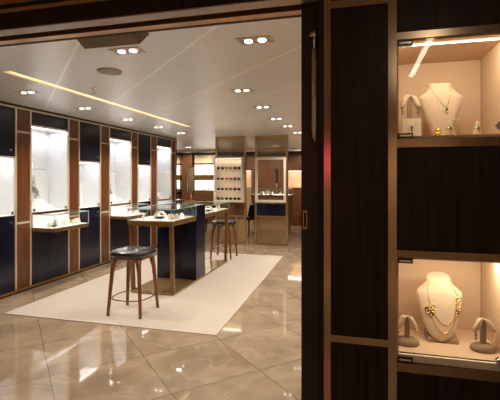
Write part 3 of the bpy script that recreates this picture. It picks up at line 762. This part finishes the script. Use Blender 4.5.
# lower bust
lb=thing('necklace_bust','large beige suede necklace bust on a wedge base in the lower niche','necklace bust',(.372,2.17,.680))
tabL=[(.012,.014,.012,-.068),(.022,.036,.016,-.066),(.035,.050,.018,-.064),(.055,.062,.020,-.060),(.085,.073,.022,-.053),(.13,.084,.026,-.042),(.18,.094,.030,-.030),(.210,.101,.032,-.022),(.224,.103,.033,-.018),(.236,.094,.034,-.013),(.248,.080,.034,-.010),(.260,.066,.034,-.008),(.272,.057,.034,-.004),(.288,.053,.034,0)]
bo=bust(lb,tabL,'suede')
MB().rings([[(-.06,-.075,0),(.075,-.075,0),(.075,.03,0),(-.06,.03,0)],[(-.06,-.072,.020),(.075,-.072,.020),(.075,.03,.032),(-.06,.03,.032)]],smooth=False).build('base','taupe',lb,bevel=.003)
MB().tube([(0,-.015,.02),(0,-.02,.15)],.012,8).build('prop','taupe',lb)
# necklace
def on_bust(tab,pts,off=.0022): return [(x,surf_y(tab,x,z)-off,z) for x,z in pts]
def swag(x0,z0,x1,z1,sag,n=24):
    return [(x0+(x1-x0)*k/n, z0+(z1-z0)*k/n-sag*(1-(2*k/n-1)**2)) for k in range(n+1)]
nk=thing('gold_necklace','long double strand gold necklace with ring clusters draped on the lower bust','necklace',(.372,2.17,.680))
MB().tube(on_bust(tabL,[(-.049,.266),(-.056,.25),(-.054,.22),(-.048,.19),(-.042,.165)]),.0013,6).tube(on_bust(tabL,[(.050,.266),(.060,.25),(.070,.23),(.077,.213)]),.0013,6).build('chain','gold',nk)
MB().tube(on_bust(tabL,swag(-.035,.145,.070,.14,.055)),.0014,6).build('chain','gold',nk)
MB().tube(on_bust(tabL,swag(-.045,.128,.070,.132,.080)),.0014,6).build('chain','gold',nk)
def circ(x,z,r,tab,n=16): return on_bust(tab,[(x+r*math.cos(2*PI*k/n),z+r*math.sin(2*PI*k/n)) for k in range(n)],.004)
for (x,z,r,mt) in [(-.045,.160,.010,'gold'),(-.060,.152,.010,'black_metal'),(-.034,.150,.010,'gold'),(-.050,.142,.010,'silver'),(-.060,.136,.009,'gold'),(-.043,.130,.010,'black_metal'),(-.034,.162,.009,'black_metal'),
    (.076,.203,.010,'gold'),(.080,.188,.010,'gold'),(.074,.180,.009,'silver'),(.080,.172,.009,'gold'),(.075,.160,.008,'gold'),(.073,.147,.010,'black_metal'),(.070,.135,.009,'gold')]:
    MB().tube(circ(x,z,r*.85,tabL),.002,8,closed=True).build('ring_link',mt,nk)
# upper bust
ub=thing('necklace_bust','beige suede necklace bust in the upper niche','necklace bust',(.378,2.175,1.639))
tabU=[(.0,.030,.020,-.046),(.03,.046,.022,-.040),(.07,.060,.025,-.034),(.12,.077,.028,-.026),(.16,.091,.030,-.020),(.19,.101,.032,-.015),(.198,.101,.033,-.014),(.206,.095,.033,-.012),(.222,.078,.034,-.009),(.236,.062,.034,-.006),(.247,.054,.034,-.003),(.270,.050,.034,0)]
bust(ub,tabU,'suede',.22)
un=thing('pendant_necklace','fine gold chain with an emerald pendant around the upper bust','necklace',(.378,2.175,1.639))
MB().tube(on_bust(tabU,[(-.045,.245),(-.030,.215),(-.012,.185),(.008,.160),(.022,.145)]),.0010,6).tube(on_bust(tabU,[(.043,.245),(.040,.215),(.034,.185),(.028,.160),(.023,.145)]),.0010,6).build('chain','gold',un)
pd=on_bust(tabU,[(.0225,.138)],.006)[0]
MB().ball(pd,.006,10).build('emerald','emerald',un)
MB().tube([(pd[0]+.006*math.cos(a),pd[1],pd[2]-.008+.004*math.sin(a)) for a in [2*PI*k/12 for k in range(12)]],.0022,6,closed=True).build('gold_drop','gold',un)

def ear_stand(loc,lab,h,basey,drop,dropmat,rz=0):
    t=thing('earring_stand',lab,'earring stand',loc,rz,'earring stands in the shop front niches')
    MB().lathe((0,0,0),[(.001,0),(.050,0),(.055,.008),(.052,.020),(.038,.030),(.001,.034)],28,sy=.75).build('base','taupe',t)
    MB().box(-.011,.011,-.010,.010,.025,h).build('post','taupe',t,bevel=.002)
    for s_ in (-1,1):
        # leaf-shaped flap hanging outward from the post top
        rs=[]
        for k in range(13):
            f=k/12
            wd=(.0125+.0045*f)*math.sqrt(max(.03,1-(max(0,f-.72)/.28)**2))
            cx=s_*(.011+.026*f**.85); cz=h+.004-.060*f**1.15-(.0 if f else -.0)
            yy=-.014-.004*math.sin(PI*f)
            rs.append([(cx-wd,yy+.003,cz-s_*wd*.35),(cx,yy-.002,cz),(cx+wd,yy+.003,cz+s_*wd*-.35*-1*-1),(cx+wd,yy+.008,cz+s_*-.35*wd),(cx,yy+.006,cz),(cx-wd,yy+.008,cz-s_*-.35*wd)])
        MB().rings(rs).build('flap','suede',t)
        cx=s_*.036
        for q in range(2 if drop else 1):
            r=.0065; zc=h-.062-q*.016
            MB().tube([(cx+.0045*math.cos(a),-.018,zc+.009*math.sin(a)) for a in [2*PI*k/14 for k in range(14)]],.0019,6,closed=True).build('earring',dropmat if not (isinstance(dropmat,tuple)) else dropmat[0 if s_<0 else 1],t)
    return t
ear_stand((.216,2.045,.6805),'earring stand with gold hoops at the left of the lower niche',.128,0,1,'gold')
ear_stand((.537,2.055,.6805),'earring stand with one dark and one gold hoop at the right of the lower niche',.140,0,1,('black_metal','gold'),.1)
es=ear_stand((.237,2.12,1.6385),'earring stand with dark green drops at the left of the upper niche',.205,0,1,'teal')
# pendant card
pc=thing('pendant_card','square cream card with a small pendant at the left front of the upper niche','jewellery card',(.237,2.035,1.6385))
MB().box(-.040,.040,-.005,.005,0,.090).xform(Matrix.Rotation(-.12,4,'X')).build('card','cream',pc)
MB().tube([(-.022,.000,.076),(-.004,-.004,.05),(.012,.0,.076)],.001,6).build('chain','gold',pc)
MB().ball((-.003,-.010,.046),.006,10).ball((-.002,-.008,.034),.005,10).build('pendant','teal',pc)
MB().ball((-.003,-.009,.024),.006,10).build('gold_drop','gold',pc)
ring_cone((.397,2.03,1.6385),'cream ring cone with emerald ring in front of the upper bust','ring cones in the upper niche',1.2,mat='suede')
ring_cone((.516,2.06,1.6385),'cream ring cone with emerald ring at the right of the upper niche','ring cones in the upper niche',1.2,mat='suede')
bg=thing('gold_bangle','coiled gold bangle lying left of the ring cone in the upper niche','bracelet',(.345,2.03,1.6385))
MB().tube([((.020-.0004*k)*math.cos(k*.42),(.014)*math.sin(k*.42),.006+.0009*k) for k in range(34)],.0045,8).build('coil','gold',bg)
rs=thing('acrylic_riser','clear acrylic riser plate in front of the upper bust','display riser',(.378,2.075,1.6385))
box('plate','glass',rs,-.055,.065,-.02,.02,.078,.083); box('support','glass',rs,-.055,-.052,-.02,.02,0,.078); box('support','glass',rs,.062,.065,-.02,.02,0,.078)
box('edge','cream',rs,-.055,.065,-.0215,-.0203,.0785,.082)

# ------------------------------------------------------------------ corridor light
hl=thing('corridor_light','long straight LED line on the corridor ceiling outside the shop','ceiling light',(.575,-.45,2.62))
box('diffuser','led_hall',hl,-.024,.024,-.72,.72,-.012,-.003); box('housing','champagne',hl,-.038,.038,-.74,.74,-.003,-.0003)
for x,y,p in ((-1.5,-2.5,130),(.9,-2.5,130),(-3.2,-2.4,90),(-2.6,.3,34),(2.2,-1.5,30)):  # added unseen spots, brighten the corridor walls mirrored in the bronze
    l=bpy.data.lights.new('corridor_fill','SPOT'); l.energy=p; l.color=(1,.84,.64); l.spot_size=math.radians(110); l.spot_blend=1; l.shadow_soft_size=.04
    o=bpy.data.objects.new('corridor_fill',l); COL.objects.link(o); o.location=(x,y,2.58)
rp=thing('red_glow_panel','unseen red glowing panel added on the opposite corridor wall, mirrored pink in the bronze strips','lit panel',(-.52,-2.995,1.70))  # panel behind the camera, added for the pink reflections
box('frame','bronze',rp,-.20,.20,0,.03,-.26,.26); box('lit_face','redglow',rp,-.185,.185,.0305,.034,-.245,.245)
area('slot_light',(-2.96,4.925,2.43),(0,0,0),.06,3.9,1.5,(1,.78,.5))

# ------------------------------------------------------------------ world, camera
W=bpy.data.worlds.new('world'); S.world=W; W.use_nodes=True
W.node_tree.nodes['Background'].inputs[0].default_value=(1,.85,.7,1); W.node_tree.nodes['Background'].inputs[1].default_value=.02
cam=bpy.data.cameras.new('camera'); co=bpy.data.objects.new('camera',cam); COL.objects.link(co); S.camera=co
cam.sensor_width=36; cam.lens=413/500*36; cam.shift_y=-21.5/500; cam.clip_start=.05
co.location=(0,0,1.45); co.rotation_euler=(PI/2,0,math.atan(109/413))
S.view_settings.view_transform='Standard'; S.view_settings.look='None'; S.view_settings.gamma=1; S.view_settings.exposure=0.5
try:
    S.cycles.transparent_max_bounces=32; S.cycles.max_bounces=10
except Exception: pass
